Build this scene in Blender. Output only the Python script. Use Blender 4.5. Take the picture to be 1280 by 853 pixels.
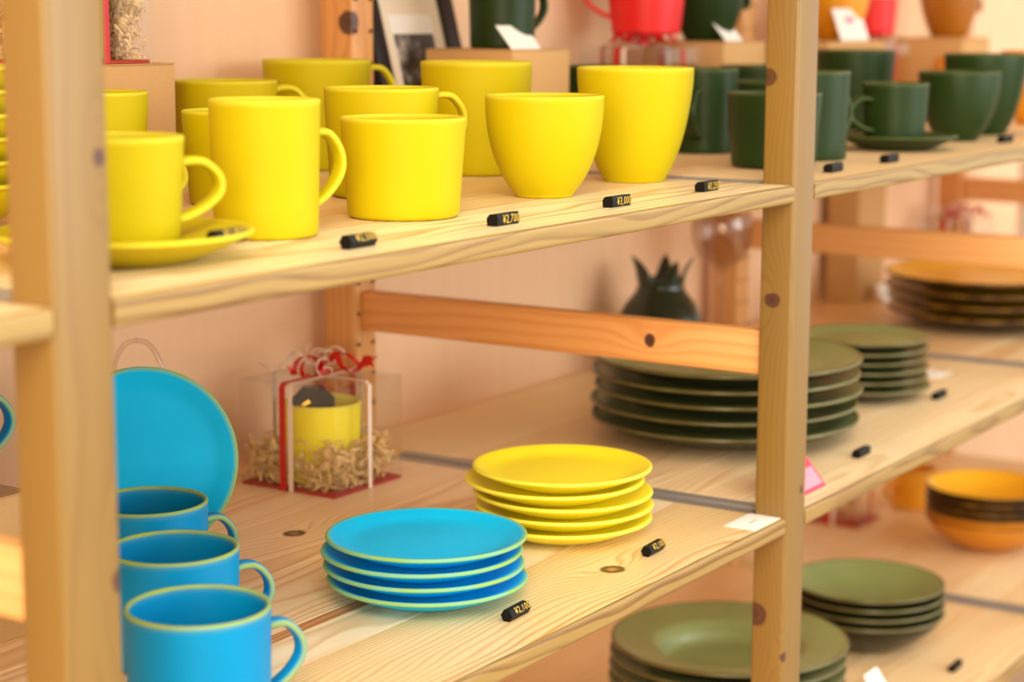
import bpy, bmesh, math, random
from mathutils import Vector, Matrix

random.seed(7)
SC = bpy.context.scene
for o in list(bpy.data.objects):
    bpy.data.objects.remove(o, do_unlink=True)
COL = SC.collection

# ------------------------------------------------------------------ camera
def set_camera():
    f_px, pitch, yaw, roll = 2430.7, 0.1653, 0.9982, 0.0037
    F = Vector((math.sin(yaw)*math.cos(pitch), math.cos(yaw)*math.cos(pitch), -math.sin(pitch)))
    R = F.cross(Vector((0, 0, 1))).normalized()
    U = R.cross(F)
    R, U = R*math.cos(roll)+U*math.sin(roll), U*math.cos(roll)-R*math.sin(roll)
    cd = bpy.data.cameras.new('camera')
    cam = bpy.data.objects.new('camera', cd)
    COL.objects.link(cam)
    m = Matrix((R, U, -F)).transposed().to_4x4()
    m.translation = Vector((-0.717, -0.7478, 0.1517))
    cam.matrix_world = m
    cd.sensor_width = 36
    cd.lens = f_px*36/1280
    cd.clip_start = 0.05
    cd.dof.use_dof = True
    cd.dof.focus_distance = 1.56
    cd.dof.aperture_fstop = 4.7
    SC.camera = cam
set_camera()

# ------------------------------------------------------------------ light
def col(h, a=1.0):
    h = h.lstrip('#')
    v = [int(h[i:i+2], 16)/255 for i in (0, 2, 4)]
    v = [c/12.92 if c <= 0.04045 else ((c+0.055)/1.055)**2.4 for c in v]
    return (v[0], v[1], v[2], a)

def world():
    w = bpy.data.worlds.new('shop_light')
    SC.world = w
    w.use_nodes = True
    b = w.node_tree.nodes['Background']
    b.inputs[0].default_value = (1.0, 0.95, 0.86, 1)
    b.inputs[1].default_value = 1.22
world()

def area(name, loc, target, sx, sy, power, c):
    l = bpy.data.lights.new(name, 'AREA')
    l.shape = 'RECTANGLE'
    l.size, l.size_y = sx, sy
    l.energy = power
    l.color = c
    o = bpy.data.objects.new(name, l)
    COL.objects.link(o)
    o.location = loc
    o.rotation_euler = (Vector(target)-Vector(loc)).to_track_quat('-Z', 'Y').to_euler()
    return o
area('ceiling_light_panel', (-1.6, -1.6, 1.8), (0.8, 0.25, -0.25), 1.4, 1.2, 72, (1.0, 0.90, 0.70))
area('ceiling_light_panel', (3.6, -1.5, 1.9), (2.0, 0.25, -0.25), 1.4, 1.2, 16, (0.95, 1.0, 0.93))
area('shop_front_light', (-2.8, -1.7, 0.55), (0.8, 0.25, -0.25), 1.6, 1.2, 88, (1.0, 0.80, 0.48))
area('shop_window', (1.8, -3.0, 0.35), (1.2, 0.25, -0.3), 2.6, 1.4, 50, (0.97, 1.0, 0.95))

SC.view_settings.view_transform = 'Standard'
SC.view_settings.look = 'None'
SC.view_settings.gamma = 1.0
SC.view_settings.use_curve_mapping = False
SC.view_settings.exposure = 0.12

# ------------------------------------------------------------------ node helpers
class NT:
    def __init__(self, name):
        self.m = bpy.data.materials.new(name)
        self.m.use_nodes = True
        self.t = self.m.node_tree
        self.t.nodes.clear()
        self.out = self.n('ShaderNodeOutputMaterial')
    def n(self, kind, **kw):
        x = self.t.nodes.new(kind)
        for k, v in kw.items():
            setattr(x, k, v)
        return x
    def l(self, a, b):
        self.t.links.new(a, b)
    def math(self, op, a, b=None, c=None):
        x = self.n('ShaderNodeMath', operation=op)
        for i, v in enumerate((a, b, c)):
            if v is None:
                continue
            if isinstance(v, (int, float)):
                x.inputs[i].default_value = v
            else:
                self.l(v, x.inputs[i])
        return x.outputs[0]
    def mix(self, f, a, b, mode='MIX'):
        x = self.n('ShaderNodeMix', data_type='RGBA', blend_type=mode)
        for i, v in ((0, f), (6, a), (7, b)):
            if isinstance(v, (int, float)):
                x.inputs[i].default_value = v
            elif isinstance(v, tuple):
                x.inputs[i].default_value = v
            else:
                self.l(v, x.inputs[i])
        return x.outputs[2]
    def ramp(self, f, stops):
        x = self.n('ShaderNodeValToRGB')
        e = x.color_ramp.elements
        while len(e) < len(stops):
            e.new(0.5)
        for i, (p, c) in enumerate(stops):
            e[i].position = p
            e[i].color = c
        self.l(f, x.inputs[0])
        return x.outputs[0]
    def comb(self, x, y, z):
        c = self.n('ShaderNodeCombineXYZ')
        for i, v in enumerate((x, y, z)):
            if isinstance(v, (int, float)):
                c.inputs[i].default_value = v
            else:
                self.l(v, c.inputs[i])
        return c.outputs[0]
    def noise(self, vec, scale=1, detail=2, rough=0.5, out=0):
        x = self.n('ShaderNodeTexNoise')
        x.inputs['Scale'].default_value = scale
        x.inputs['Detail'].default_value = detail
        x.inputs['Roughness'].default_value = rough
        self.l(vec, x.inputs['Vector'])
        return x.outputs[out]
    def bsdf(self, base, rough=0.5, spec=0.5, coat=0.0, **kw):
        b = self.n('ShaderNodeBsdfPrincipled')
        for k, v in (('Base Color', base), ('Roughness', rough), ('Specular IOR Level', spec), ('Coat Weight', coat)):
            if isinstance(v, (int, float, tuple)):
                b.inputs[k].default_value = v
            else:
                self.l(v, b.inputs[k])
        self.l(b.outputs[0], self.out.inputs[0])
        return b

def pine(name, axis='X', light='#efd0a0', dark='#d09a5c', knots=(), freq=230, contrast=0.8, rough=0.38, red=0.0, pith=(0.0, -0.05), wander=0.042):
    """pine cut from a log whose rings run round the board's long axis; knots are (x,y,z,radius) in the board's own space"""
    N = NT(name)
    tc = N.n('ShaderNodeTexCoord')
    sp = N.n('ShaderNodeSeparateXYZ')
    N.l(tc.outputs['Object'], sp.inputs[0])
    X, Y, Z = sp.outputs
    u, v, w = {'X': (X, Y, Z), 'Y': (Y, X, Z), 'Z': (Z, X, Y)}[axis]
    rnd = N.n('ShaderNodeObjectInfo').outputs['Random']
    off = N.math('MULTIPLY', rnd, 37.0)
    uo = N.math('ADD', u, off)
    # slow wander of the grain
    wn = N.noise(N.comb(N.math('MULTIPLY', uo, 1.6), N.math('MULTIPLY', v, 7.0), N.math('ADD', N.math('MULTIPLY', w, 7.0), off)), 1.0, 3)
    warp = N.math('MULTIPLY', N.math('SUBTRACT', wn, 0.5), wander)
    kmask = None
    big = axis == 'X'
    kn = N.noise(N.comb(u, v, w), 160, 2)
    kcore = None
    for (kx, ky, kz, kr) in knots:
        ku, kv, kw = {'X': (kx, ky, kz), 'Y': (ky, kx, kz), 'Z': (kz, kx, ky)}[axis]
        du = N.math('SUBTRACT', u, ku)
        dv = N.math('SUBTRACT', v, kv)
        dw = N.math('MULTIPLY', N.math('SUBTRACT', w, kw), 0.75 if axis != 'X' else 0.4)
        d2 = N.math('ADD', N.math('MULTIPLY', dv, dv), N.math('MULTIPLY', dw, dw))
        # elongated halo that bends the rings
        e = N.math('ADD', N.math('MULTIPLY', N.math('MULTIPLY', du, du), 0.10), d2)
        halo = N.math('EXPONENT', N.math('MULTIPLY', e, -1.0/(2*(1.3*kr)**2)))
        warp = N.math('ADD', warp, N.math('MULTIPLY', halo, 0.016))
        dist = N.math('SQRT', N.math('ADD', N.math('MULTIPLY', N.math('MULTIPLY', du, du), 0.75), d2))
        q = N.math('ADD', N.math('DIVIDE', dist, kr), N.math('MULTIPLY', N.math('SUBTRACT', kn, 0.5), 0.30))
        core = N.math('SMOOTH_MIN', N.math('MULTIPLY', N.math('MAXIMUM', N.math('SUBTRACT', 1.12, q), 0.0), 4.0), 1.0, 0.1)
        kmask = core if kmask is None else N.math('MAXIMUM', kmask, core)
        kcore = q if kcore is None else N.math('MINIMUM', kcore, q)
    a = N.math('SUBTRACT', v, N.math('ADD', N.math('MULTIPLY', N.math('SUBTRACT', rnd, 0.5), 0.10), pith[0]))
    b = N.math('SUBTRACT', w, pith[1])
    r = N.math('SQRT', N.math('ADD', N.math('MULTIPLY', a, a), N.math('MULTIPLY', b, b)))
    r = N.math('ADD', r, warp)
    fr = N.math('FRACT', N.math('MULTIPLY', r, freq))
    ring = N.ramp(fr, [(0.0, (0.10,)*3+(1,)), (0.45, (0.16,)*3+(1,)), (0.82, (0.95,)*3+(1,)), (0.93, (0.75,)*3+(1,)), (1.0, (0.10,)*3+(1,))])
    fib = N.noise(N.comb(N.math('MULTIPLY', uo, 9), N.math('MULTIPLY', v, 330), N.math('MULTIPLY', w, 330)), 1.0, 2)
    broad = N.noise(N.comb(N.math('MULTIPLY', uo, 1.1), N.math('MULTIPLY', v, 26), N.math('MULTIPLY', w, 26)), 1.0, 2)
    amp = N.math('MULTIPLY', N.math('ADD', N.math('MULTIPLY', broad, 1.2), -0.05), 1.05*contrast)
    t = N.math('ADD', N.math('MULTIPLY', ring, amp), N.math('MULTIPLY', N.math('SUBTRACT', fib, 0.5), 0.22*contrast))
    t = N.math('MINIMUM', N.math('MAXIMUM', t, 0.0), 1.0)
    c = N.mix(t, col(light), col(dark))
    # boards differ in tone
    tone = N.math('ADD', N.math('MULTIPLY', N.math('FRACT', N.math('MULTIPLY', rnd, 7.31)), 0.45), red)
    c = N.mix(N.math('MINIMUM', tone, 1.0), c, N.mix(1.0, c, col('#f2c692'), 'MULTIPLY'))
    if kmask is not None:
        kc = N.ramp(kcore, [(0.0, col('#b98a5e' if big else '#4a2b20')), (0.32, col('#a8754c' if big else '#4a2b20')), (0.55, col('#5a3626')), (0.85, col('#4d2e20')), (1.0, col('#6a4028'))])
        c = N.mix(kmask, c, kc)
    N.bsdf(c, rough, 0.55)
    return N.m

def plain(name, h, rough=0.6, spec=0.4, metallic=0.0, var=0.0, scale=60):
    N = NT(name)
    c = col(h)
    if var:
        tc = N.n('ShaderNodeTexCoord')
        f = N.noise(tc.outputs['Object'], scale, 3)
        d = tuple(x*(1-var) for x in c[:3])+(1,)
        c = N.mix(f, d, tuple(min(1, x*(1+var)) for x in c[:3])+(1,))
    b = N.bsdf(c, rough, spec)
    b.inputs['Metallic'].default_value = metallic
    return N.m

def glaze(name, body, edge=None, outside=None, rough=0.45, coat=0.0, spec=0.5, mottle=0.12):
    """glazed stoneware; the glaze breaks to another colour on rims and edges (mask R) and may differ on the outside (mask G)"""
    N = NT(name)
    tc = N.n('ShaderNodeTexCoord')
    n1 = N.noise(tc.outputs['Object'], 22, 3)
    bc = col(body)
    c = N.mix(n1, tuple(x*(1-mottle) for x in bc[:3])+(1,), tuple(min(1, x*(1+mottle)) for x in bc[:3])+(1,))
    at = N.n('ShaderNodeAttribute', attribute_name='mask')
    sp = N.n('ShaderNodeSeparateColor')
    N.l(at.outputs['Color'], sp.inputs[0])
    if outside:
        c = N.mix(sp.outputs[1], c, col(outside))
    if edge:
        n2 = N.noise(tc.outputs['Object'], 35, 2)
        m = N.math('MULTIPLY', sp.outputs[0], N.math('ADD', N.math('MULTIPLY', n2, 0.9), 0.45))
        c = N.mix(N.math('MINIMUM', m, 1.0), c, col(edge))
    N.bsdf(c, rough, spec, coat)
    return N.m

def clear_plastic(name, tint='#ffffff', refl=0.04, edge=0.45):
    N = NT(name)
    tr = N.n('ShaderNodeBsdfTransparent')
    tr.inputs[0].default_value = col(tint)
    gl = N.n('ShaderNodeBsdfGlossy')
    gl.inputs['Roughness'].default_value = 0.06
    lw = N.n('ShaderNodeLayerWeight')
    lw.inputs[0].default_value = 0.35
    f = N.math('ADD', N.math('MULTIPLY', N.math('POWER', lw.outputs['Facing'], 3.0), edge), refl)
    mx = N.n('ShaderNodeMixShader')
    N.l(f, mx.inputs[0]); N.l(tr.outputs[0], mx.inputs[1]); N.l(gl.outputs[0], mx.inputs[2])
    N.l(mx.outputs[0], N.out.inputs[0])
    return N.m

M = {}
M['shelf'] = pine('pine_shelf', 'X', '#f6e2b8', '#d29c58')
M['backpost'] = pine('pine_back_post', 'Z', '#dca566', '#b9763c', freq=120, contrast=0.8)
M['edge_shade'] = pine('pine_edge_shade', 'X', '#a0854a', '#6c4618', freq=190, contrast=1.25, pith=(-0.02, 0.02), wander=0.05)  # darkened pine: shade of the shelf fronts put into the colour
M['post'] = pine('pine_post', 'Z', '#866832', '#735121', freq=190, contrast=0.7)
M['bar'] = pine('pine_crossbar', 'Y', '#f0bc80', '#d58c48', freq=90, contrast=0.9, red=0.1)
M['yellow'] = glaze('yellow_glaze', '#bdac00', '#d0c430', spec=0.18, rough=0.55, mottle=0.03)
M['yellow_lit'] = glaze('yellow_glaze_lit', '#f8ea2a', '#eee24c', spec=0.4, rough=0.4, mottle=0.03)  # the yellow glaze again, lightened as if more strongly lit
M['blue_lit'] = glaze('turquoise_glaze_lit', '#00b8f6', '#86b06a', rough=0.5, spec=0.14, mottle=0.06)  # the turquoise glaze again, with stronger light put into its colour
M['blue'] = glaze('turquoise_glaze', '#0084bf', '#93a84a', spec=0.16, rough=0.45, mottle=0.12)
M['green'] = glaze('dark_green_glaze', '#1f3410', '#434d24', rough=0.42, spec=0.25, mottle=0.2)
M['greendish'] = glaze('olive_glaze', '#84905c', '#5a5028', '#12150a', rough=0.26, mottle=0.12)  # shade under the dishes and sheen on top put into the colours
M['orange'] = glaze('amber_glaze', '#e59a1a', '#c98a30', rough=0.4)
M['orangedish'] = glaze('amber_dish_glaze', '#ffbe2c', '#3c2010', '#2c150b', rough=0.3)
M['brown'] = glaze('caramel_glaze', '#a5650f', '#a86f20', rough=0.4)
M['red'] = glaze('red_glaze', '#e0151a', '#e83a34', rough=0.45, mottle=0.04)
M['kraft'] = plain('kraft_card', '#c99f6c', 0.85, 0.15, var=0.06, scale=300)
M['black'] = plain('black_plastic', '#0c0a0b', 0.5, 0.2)
M['gold'] = plain('gold_print', '#d8b23a', 0.5)
M['white'] = plain('white_card', '#f4f1ee', 0.8, 0.2)
M['grey_print'] = plain('grey_print', '#b9b6b4', 0.8, 0.2)
M['redcard'] = plain('red_card', '#b01a22', 0.6)
M['pink'] = plain('pink_card', '#e8405c', 0.7)
M['palepink'] = plain('pale_pink_print', '#f28fa4', 0.7)
M['ribbon_red'] = plain('red_satin', '#c41218', 0.25, 0.6)
M['ribbon_white'] = plain('white_satin', '#efdcd2', 0.3, 0.5)
M['shred'] = plain('paper_shred', '#e6c48c', 0.8, 0.2, var=0.2, scale=25)
M['tag_black'] = plain('charcoal_tag', '#3a3431', 0.6)
M['gold_foil'] = plain('gold_foil', '#e0b13a', 0.3, 0.5, 0.6)
M['metal'] = plain('grey_aluminium', '#a9a5a8', 0.42, 0.5, 0.55)
M['dark'] = plain('dark_hole', '#6a4028', 0.9, 0.1)
M['frame_wood'] = plain('black_wood', '#1d1517', 0.45, var=0.2)
M['mat_board'] = plain('cream_mat', '#eadbc6', 0.85, 0.1)
M['clear'] = clear_plastic('clear_acrylic')
M['glass'] = clear_plastic('clear_glass', '#f6f1ee', 0.06, 0.8)

def wall_material():
    N = NT('plywood')
    tc = N.n('ShaderNodeTexCoord')
    sp = N.n('ShaderNodeSeparateXYZ')
    N.l(tc.outputs['Object'], sp.inputs[0])
    X, Y, Z = sp.outputs
    rnd = N.n('ShaderNodeObjectInfo').outputs['Random']
    g = N.noise(N.comb(N.math('MULTIPLY', X, 55), N.math('MULTIPLY', rnd, 40), N.math('MULTIPLY', Z, 2.2)), 1, 4)
    b = N.noise(N.comb(N.math('MULTIPLY', X, 7), N.math('MULTIPLY', rnd, 40), N.math('MULTIPLY', Z, 0.8)), 1, 2)
    c = N.mix(N.math('ADD', N.math('MULTIPLY', g, 0.7), N.math('MULTIPLY', b, 0.3)), col('#f5cfad'), col('#e9be96'))
    N.bsdf(c, 0.6, 0.3)
    return N.m
M['wall'] = wall_material()
M['floor'] = plain('shop_floor', '#b8a48c', 0.5, var=0.05, scale=4)

def photo_material():
    N = NT('black_and_white_photo')
    tc = N.n('ShaderNodeTexCoord')
    n1 = N.noise(tc.outputs['Object'], 38, 4, 0.6)
    c = N.ramp(n1, [(0.36, col('#2c2826')), (0.5, col('#56504c')), (0.6, col('#8f8885')), (0.72, col('#cfc6c2'))])
    N.bsdf(c, 0.4, 0.4)
    return N.m
M['photo'] = photo_material()

# ------------------------------------------------------------------ object helpers
def tag(o, label, cat, group=None, kind=None):
    if label: o['label'] = label
    if cat: o['category'] = cat
    if group: o['group'] = group
    if kind: o['kind'] = kind
    return o

def link(name, mesh, mat=None, parent=None, loc=None, rotz=None):
    o = bpy.data.objects.new(name, mesh)
    COL.objects.link(o)
    if mat is not None:
        if isinstance(mat, str): mat = M[mat]
        if len(mesh.materials) == 0:
            mesh.materials.append(mat)
        elif mesh.materials[0] != mat:
            o.material_slots[0].link = 'OBJECT'
            o.material_slots[0].material = mat
    if parent: o.parent = parent
    if loc is not None: o.location = loc
    if rotz is not None: o.rotation_euler = (0, 0, rotz)
    return o

def empty(name, loc, rotz=0):
    o = bpy.data.objects.new(name, None)
    o.empty_display_size = 0.02
    COL.objects.link(o)
    o.location = loc
    o.rotation_euler = (0, 0, rotz)
    return o

def mesh_of(name, verts, faces, smooth=True, mask=None):
    m = bpy.data.meshes.new(name)
    m.from_pydata([tuple(v) for v in verts], [], faces)
    if smooth:
        m.shade_smooth()
    if mask is not None:
        a = m.color_attributes.new('mask', 'FLOAT_COLOR', 'POINT')
        for i, (e, g) in enumerate(mask):
            a.data[i].color = (e, g, 0, 1)
    m.update()
    return m

def box_mesh(name, x0, x1, y0, y1, z0, z1, bev=0.0, seg=2):
    bm = bmesh.new()
    bmesh.ops.create_cube(bm, size=1)
    for v in bm.verts:
        v.co = Vector((x0+(v.co.x+.5)*(x1-x0), y0+(v.co.y+.5)*(y1-y0), z0+(v.co.z+.5)*(z1-z0)))
    if bev:
        bmesh.ops.bevel(bm, geom=bm.edges[:], offset=bev, segments=seg, profile=0.5, affect='EDGES')
    m = bpy.data.meshes.new(name)
    bm.to_mesh(m); bm.free()
    if bev:
        for p in m.polygons: p.use_smooth = True
        m.set_sharp_from_angle(angle=math.radians(40)) if seg < 2 else None
    return m

def prism_mesh(name, pts, x0, x1, axis='X'):
    """pts: outline in the plane across the axis, counter-clockwise"""
    n = len(pts)
    V = []
    for x in (x0, x1):
        for (a, b) in pts:
            V.append({'X': (x, a, b), 'Y': (a, x, b), 'Z': (a, b, x)}[axis])
    F = [tuple(range(n-1, -1, -1)), tuple(range(n, 2*n))]
    for i in range(n):
        j = (i+1) % n
        F.append((i, j, n+j, n+i))
    m = mesh_of(name, V, F, smooth=False)
    bm = bmesh.new(); bm.from_mesh(m)
    bmesh.ops.recalc_face_normals(bm, faces=bm.faces[:])
    bm.to_mesh(m); bm.free()
    return m

def spline(P, n=8, closed=False):
    """Catmull-Rom through points of any dimension"""
    P = [tuple(p) for p in P]
    out = []
    for i in range(len(P)-1):
        p0 = P[i-1] if i > 0 else tuple(2*a-b for a, b in zip(P[0], P[1]))
        p1, p2 = P[i], P[i+1]
        p3 = P[i+2] if i+2 < len(P) else tuple(2*a-b for a, b in zip(P[-1], P[-2]))
        for k in range(n):
            t = k/n
            out.append(tuple(0.5*((2*b)+(-a+c)*t+(2*a-5*b+4*c-d)*t*t+(-a+3*b-3*c+d)*t**3) for a, b, c, d in zip(p0, p1, p2, p3)))
    out.append(P[-1])
    return out

def lathe(name, prof, seg=64, z_cap=True):
    """prof: list of (r, z, edge, outside), from the axis underneath, outwards, and back to the axis inside"""
    V, Fc, K = [], [], []
    rings = []
    for (r, z, e, g) in prof:
        if r < 1e-6:
            rings.append([len(V)]); V.append((0, 0, z)); K.append((e, g))
        else:
            s = len(V)
            rings.append(list(range(s, s+seg)))
            for i in range(seg):
                a = 2*math.pi*i/seg
                V.append((r*math.cos(a), r*math.sin(a), z)); K.append((e, g))
    for A, B in zip(rings[:-1], rings[1:]):
        if len(A) == 1 and len(B) == 1: continue
        for i in range(seg):
            j = (i+1) % seg
            if len(A) == 1: Fc.append((A[0], B[j], B[i]))
            elif len(B) == 1: Fc.append((A[i], A[j], B[0]))
            else: Fc.append((A[i], A[j], B[j], B[i]))
    m = mesh_of(name, V, Fc, True, K)
    bm = bmesh.new(); bm.from_mesh(m)
    bmesh.ops.recalc_face_normals(bm, faces=bm.faces[:])
    bm.to_mesh(m); bm.free()
    return m

def vessel_profile(outer, wall=0.0032, floor=0.006, edge_h=0.0035):
    """closed profile of an open pot from its outer outline [(r,z)...] going up"""
    H = outer[-1][1]
    def em(z):
        return max(0.0, min(1.0, (z-(H-edge_h))/(edge_h*0.6)))
    P = [(0, outer[0][1]+0.0015, 0, 1), (outer[0][0]*0.86, outer[0][1]+0.0015, 0, 1), (outer[0][0]*0.9, outer[0][1], 0, 1)]
    for (r, z) in outer[:-1]:
        P.append((r, z, em(z), 1))
    R = outer[-1][0]
    w = wall
    for k in range(0, 7):
        a = math.pi*k/6
        P.append((R-w/2+w/2*math.cos(a), H-w/2+w/2*math.sin(a), 1, 1 if k < 3 else 0))
    for (r, z) in reversed(outer[:-1]):
        zi = z
        if zi < floor+outer[0][1]: break
        if zi > H-w*0.6: continue
        P.append((max(r-w, 0.001), zi, em(zi)*0.8, 0))
    rl = P[-1][0]
    zf = outer[0][1]+floor
    P.append((rl*0.86, zf+0.0008, 0, 0))
    P.append((rl*0.5, zf, 0, 0))
    P.append((0, zf, 0, 0))
    return P

def strap(name, path, wid, thk, n=14, taper=None):
    """sweep an oval strap along a path in the local xz plane; strap width lies along y"""
    V, Fc, K = [], [], []
    N = len(path)
    for i, (x, z) in enumerate(path):
        a = path[max(i-1, 0)]; b = path[min(i+1, N-1)]
        tx, tz = b[0]-a[0], b[1]-a[1]
        L = math.hypot(tx, tz) or 1
        nx, nz = -tz/L, tx/L
        s = 1.0
        if taper: s = 1+taper*(abs(2*i/(N-1)-1)**3)
        for k in range(n):
            t = 2*math.pi*k/n
            c, d = math.cos(t), math.sin(t)
            c = math.copysign(abs(c)**0.75, c); d = math.copysign(abs(d)**0.75, d)
            V.append((x+nx*thk*d*s, wid*c*s, z+nz*thk*d*s))
            K.append((max(0, abs(c)-0.72)/0.28, 0))
    for i in range(N-1):
        for k in range(n):
            j = (k+1) % n
            Fc.append((i*n+k, i*n+j, (i+1)*n+j, (i+1)*n+k))
    Fc.append(tuple(range(n-1, -1, -1)))
    Fc.append(tuple((N-1)*n+k for k in range(n)))
    m = mesh_of(name, V, Fc, True, K)
    bm = bmesh.new(); bm.from_mesh(m)
    bmesh.ops.recalc_face_normals(bm, faces=bm.faces[:])
    bm.to_mesh(m); bm.free()
    return m

def tube(name, pts, rad, n=8):
    """round rod along 3d points"""
    V, Fc = [], []
    P = [Vector(p) for p in pts]
    up = Vector((0.3, 0.2, 0.93))
    for i, p in enumerate(P):
        t = (P[min(i+1, len(P)-1)]-P[max(i-1, 0)]).normalized()
        s = t.cross(up).normalized(); q = s.cross(t)
        for k in range(n):
            a = 2*math.pi*k/n
            V.append(p+s*rad*math.cos(a)+q*rad*math.sin(a))
    for i in range(len(P)-1):
        for k in range(n):
            j = (k+1) % n
            Fc.append((i*n+k, i*n+j, (i+1)*n+j, (i+1)*n+k))
    Fc.append(tuple(range(n-1, -1, -1))); Fc.append(tuple((len(P)-1)*n+k for k in range(n)))
    return mesh_of(name, V, Fc, True)

def ribbon_band(name, pts, normals, width_dir_or_list, width, thk=0.0006):
    """flat strip along pts, its width along given directions, with a little thickness"""
    V, Fc = [], []
    P = [Vector(p) for p in pts]
    for i, p in enumerate(P):
        wd = Vector(width_dir_or_list[i] if isinstance(width_dir_or_list, list) else width_dir_or_list).normalized()
        t = (P[min(i+1, len(P)-1)]-P[max(i-1, 0)]).normalized()
        nn = t.cross(wd)
        nn = nn.normalized() if nn.length > 1e-6 else Vector((0, 0, 1))
        for a, b in ((-1, -1), (1, -1), (1, 1), (-1, 1)):
            V.append(p+wd*(a*width/2)+nn*(b*thk/2))
    for i in range(len(P)-1):
        for k in range(4):
            j = (k+1) % 4
            Fc.append((i*4+k, i*4+j, (i+1)*4+j, (i+1)*4+k))
    Fc.append((3, 2, 1, 0)); s = (len(P)-1)*4; Fc.append((s, s+1, s+2, s+3))
    return mesh_of(name, V, Fc, False)

_text = {}
def text_mesh(s, size):
    key = (s, size)
    if key in _text: return _text[key]
    c = bpy.data.curves.new('digits', 'FONT')
    c.body = s; c.size = size; c.align_x = 'LEFT'; c.align_y = 'CENTER'
    c.space_character = 1.12
    c.resolution_u = 2
    o = bpy.data.objects.new('digits_source', c)
    COL.objects.link(o)
    dg = bpy.context.evaluated_depsgraph_get()
    m = bpy.data.meshes.new_from_object(o.evaluated_get(dg))
    bpy.data.objects.remove(o, do_unlink=True)
    m.materials.clear()
    _text[key] = m
    return m

# ------------------------------------------------------------------ setting
PW, PD, PITCH = 0.044, 0.0335, 0.9212        # post width, post depth, frame pitch
SH = 0.0165                                  # shelf thickness
ZU, ZL, ZB = 0.0, -0.3151, -0.661            # shelf tops
FLOOR = -1.12
SHELF_D = 0.553
WALL_Y = 0.570
FX = [-PITCH, 0.0, PITCH, 2*PITCH, 3*PITCH, 4*PITCH]

fl = link('floor', box_mesh('floor', -3.5, 6.5, -4.5, WALL_Y+0.03, FLOOR-0.05, FLOOR), 'floor')
tag(fl, 'plain beige shop floor under the shelving', 'floor', kind='structure')
wall = empty('wall_back', (0, WALL_Y, FLOOR))
tag(wall, 'pale pinkish plywood panelling behind the shelves', 'wall', kind='structure')
pm = box_mesh('panel', 0.0, 0.9185, 0.0, 0.018, 0.0, 2.6, 0.001, 1)
for i in range(-2, 6):
    link('panel', pm, 'wall', wall, (i*PITCH+0.03, 0, 0))

# ------------------------------------------------------------------ shelf frames
def post(parent, name, x, y, w, d, knots=(), top=0.98, loc=(0, 0, 0)):
    m = box_mesh('post', 0, w, 0, d, 0, top-FLOOR, 0.0035, 3)
    mat = M['backpost' if y > 0.3 else 'post']  # front posts darkened and back posts lightened to offset the lighting
    if knots and y > 0.3:
        mat = pine('pine_back_post_with_knot', 'Z', '#dca566', '#b9763c', freq=120, contrast=0.8,
                   knots=[(kx-x, ky-y, kz-FLOOR, kr) for kx, ky, kz, kr in knots])
    elif knots:
        # knots come in scene coordinates
        mat = pine('pine_post_with_knots', 'Z', '#866832', '#735121', freq=190, contrast=0.7,
                   knots=[(kx-x, ky-y, kz-FLOOR, kr) for kx, ky, kz, kr in knots])
    return link('post', m, mat, parent, (0, y, 0))

hole_mesh = lathe('peg_hole', [(0, 0.0, 0, 0), (0.0019, 0.0, 0, 0), (0.0023, 0.0012, 0, 0), (0.0021, 0.0014, 0, 0), (0.0018, 0.0006, 0, 0), (0, 0.0006, 0, 0)], 12)
def frame(i, x, knots_front=(), knots_back=(), bar_knots=(), holes=False, label=''):
    root = empty('shelf_frame', (x, 0, FLOOR))
    tag(root, label, 'shelf frame', 'pine ladder frames carrying the shelves')
    post(root, 'post', x, 0.0, PW, PD, knots_front)
    bp = post(root, 'post', x, 0.508, 0.038, 0.043, knots_back)
    for z0 in (-0.84, -0.182, 0.47):
        m = box_mesh('crossbar', 0.011, 0.031, 0.0, 0.508-PD, 0, 0.042, 0.002, 2)
        mat = M['bar']
        if bar_knots and z0 == -0.182:
            mat = pine('pine_crossbar_with_knot', 'Y', '#f0bc80', '#d58c48', freq=90, contrast=0.9, red=0.1,
                       knots=[(kx-x, ky-PD, kz-z0, kr) for kx, ky, kz, kr in bar_knots])
        link('crossbar', m, mat, root, (0, PD, z0-FLOOR))
    if holes:
        for k in range(17):
            for hx in (0.0045, 0.030):
                o = link('peg_hole', hole_mesh, 'dark', bp, (hx, -0.0006, (-0.33+0.0333*k)-FLOOR))
                o.rotation_euler = (math.radians(90), 0, 0)
    return root

frame(-1, FX[0], label='pine ladder frame at the near end of the shelving run')
frame(0, FX[1], knots_front=[(0.036, 0.0, 0.077, 0.0045), (0.0425, 0.0, -0.158, 0.0065)],
      label='pine ladder frame beside the yellow cup and saucer and the turquoise mugs')
frame(1, FX[2], knots_front=[(FX[2], 0.031, 0.098, 0.0075), (FX[2], 0.020, -0.108, 0.0062), (FX[2], 0.031, -0.413, 0.0105),
                              (FX[2]+0.033, 0.0, -0.293, 0.004), (FX[2]+0.004, 0.0, -0.452, 0.0045)],
      knots_back=[(FX[2], 0.512, 0.145, 0.011)], bar_knots=[(FX[2]+0.011, 0.155, -0.160, 0.0052)], holes=True,
      label='pine ladder frame between the yellow ware and the green ware')
frame(2, FX[3], holes=True, label='pine ladder frame between the green ware and the amber ware')
frame(3, FX[4], label='pine ladder frame beyond the amber ware')
frame(4, FX[5], label='pine ladder frame at the far end of the shelving run')

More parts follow.
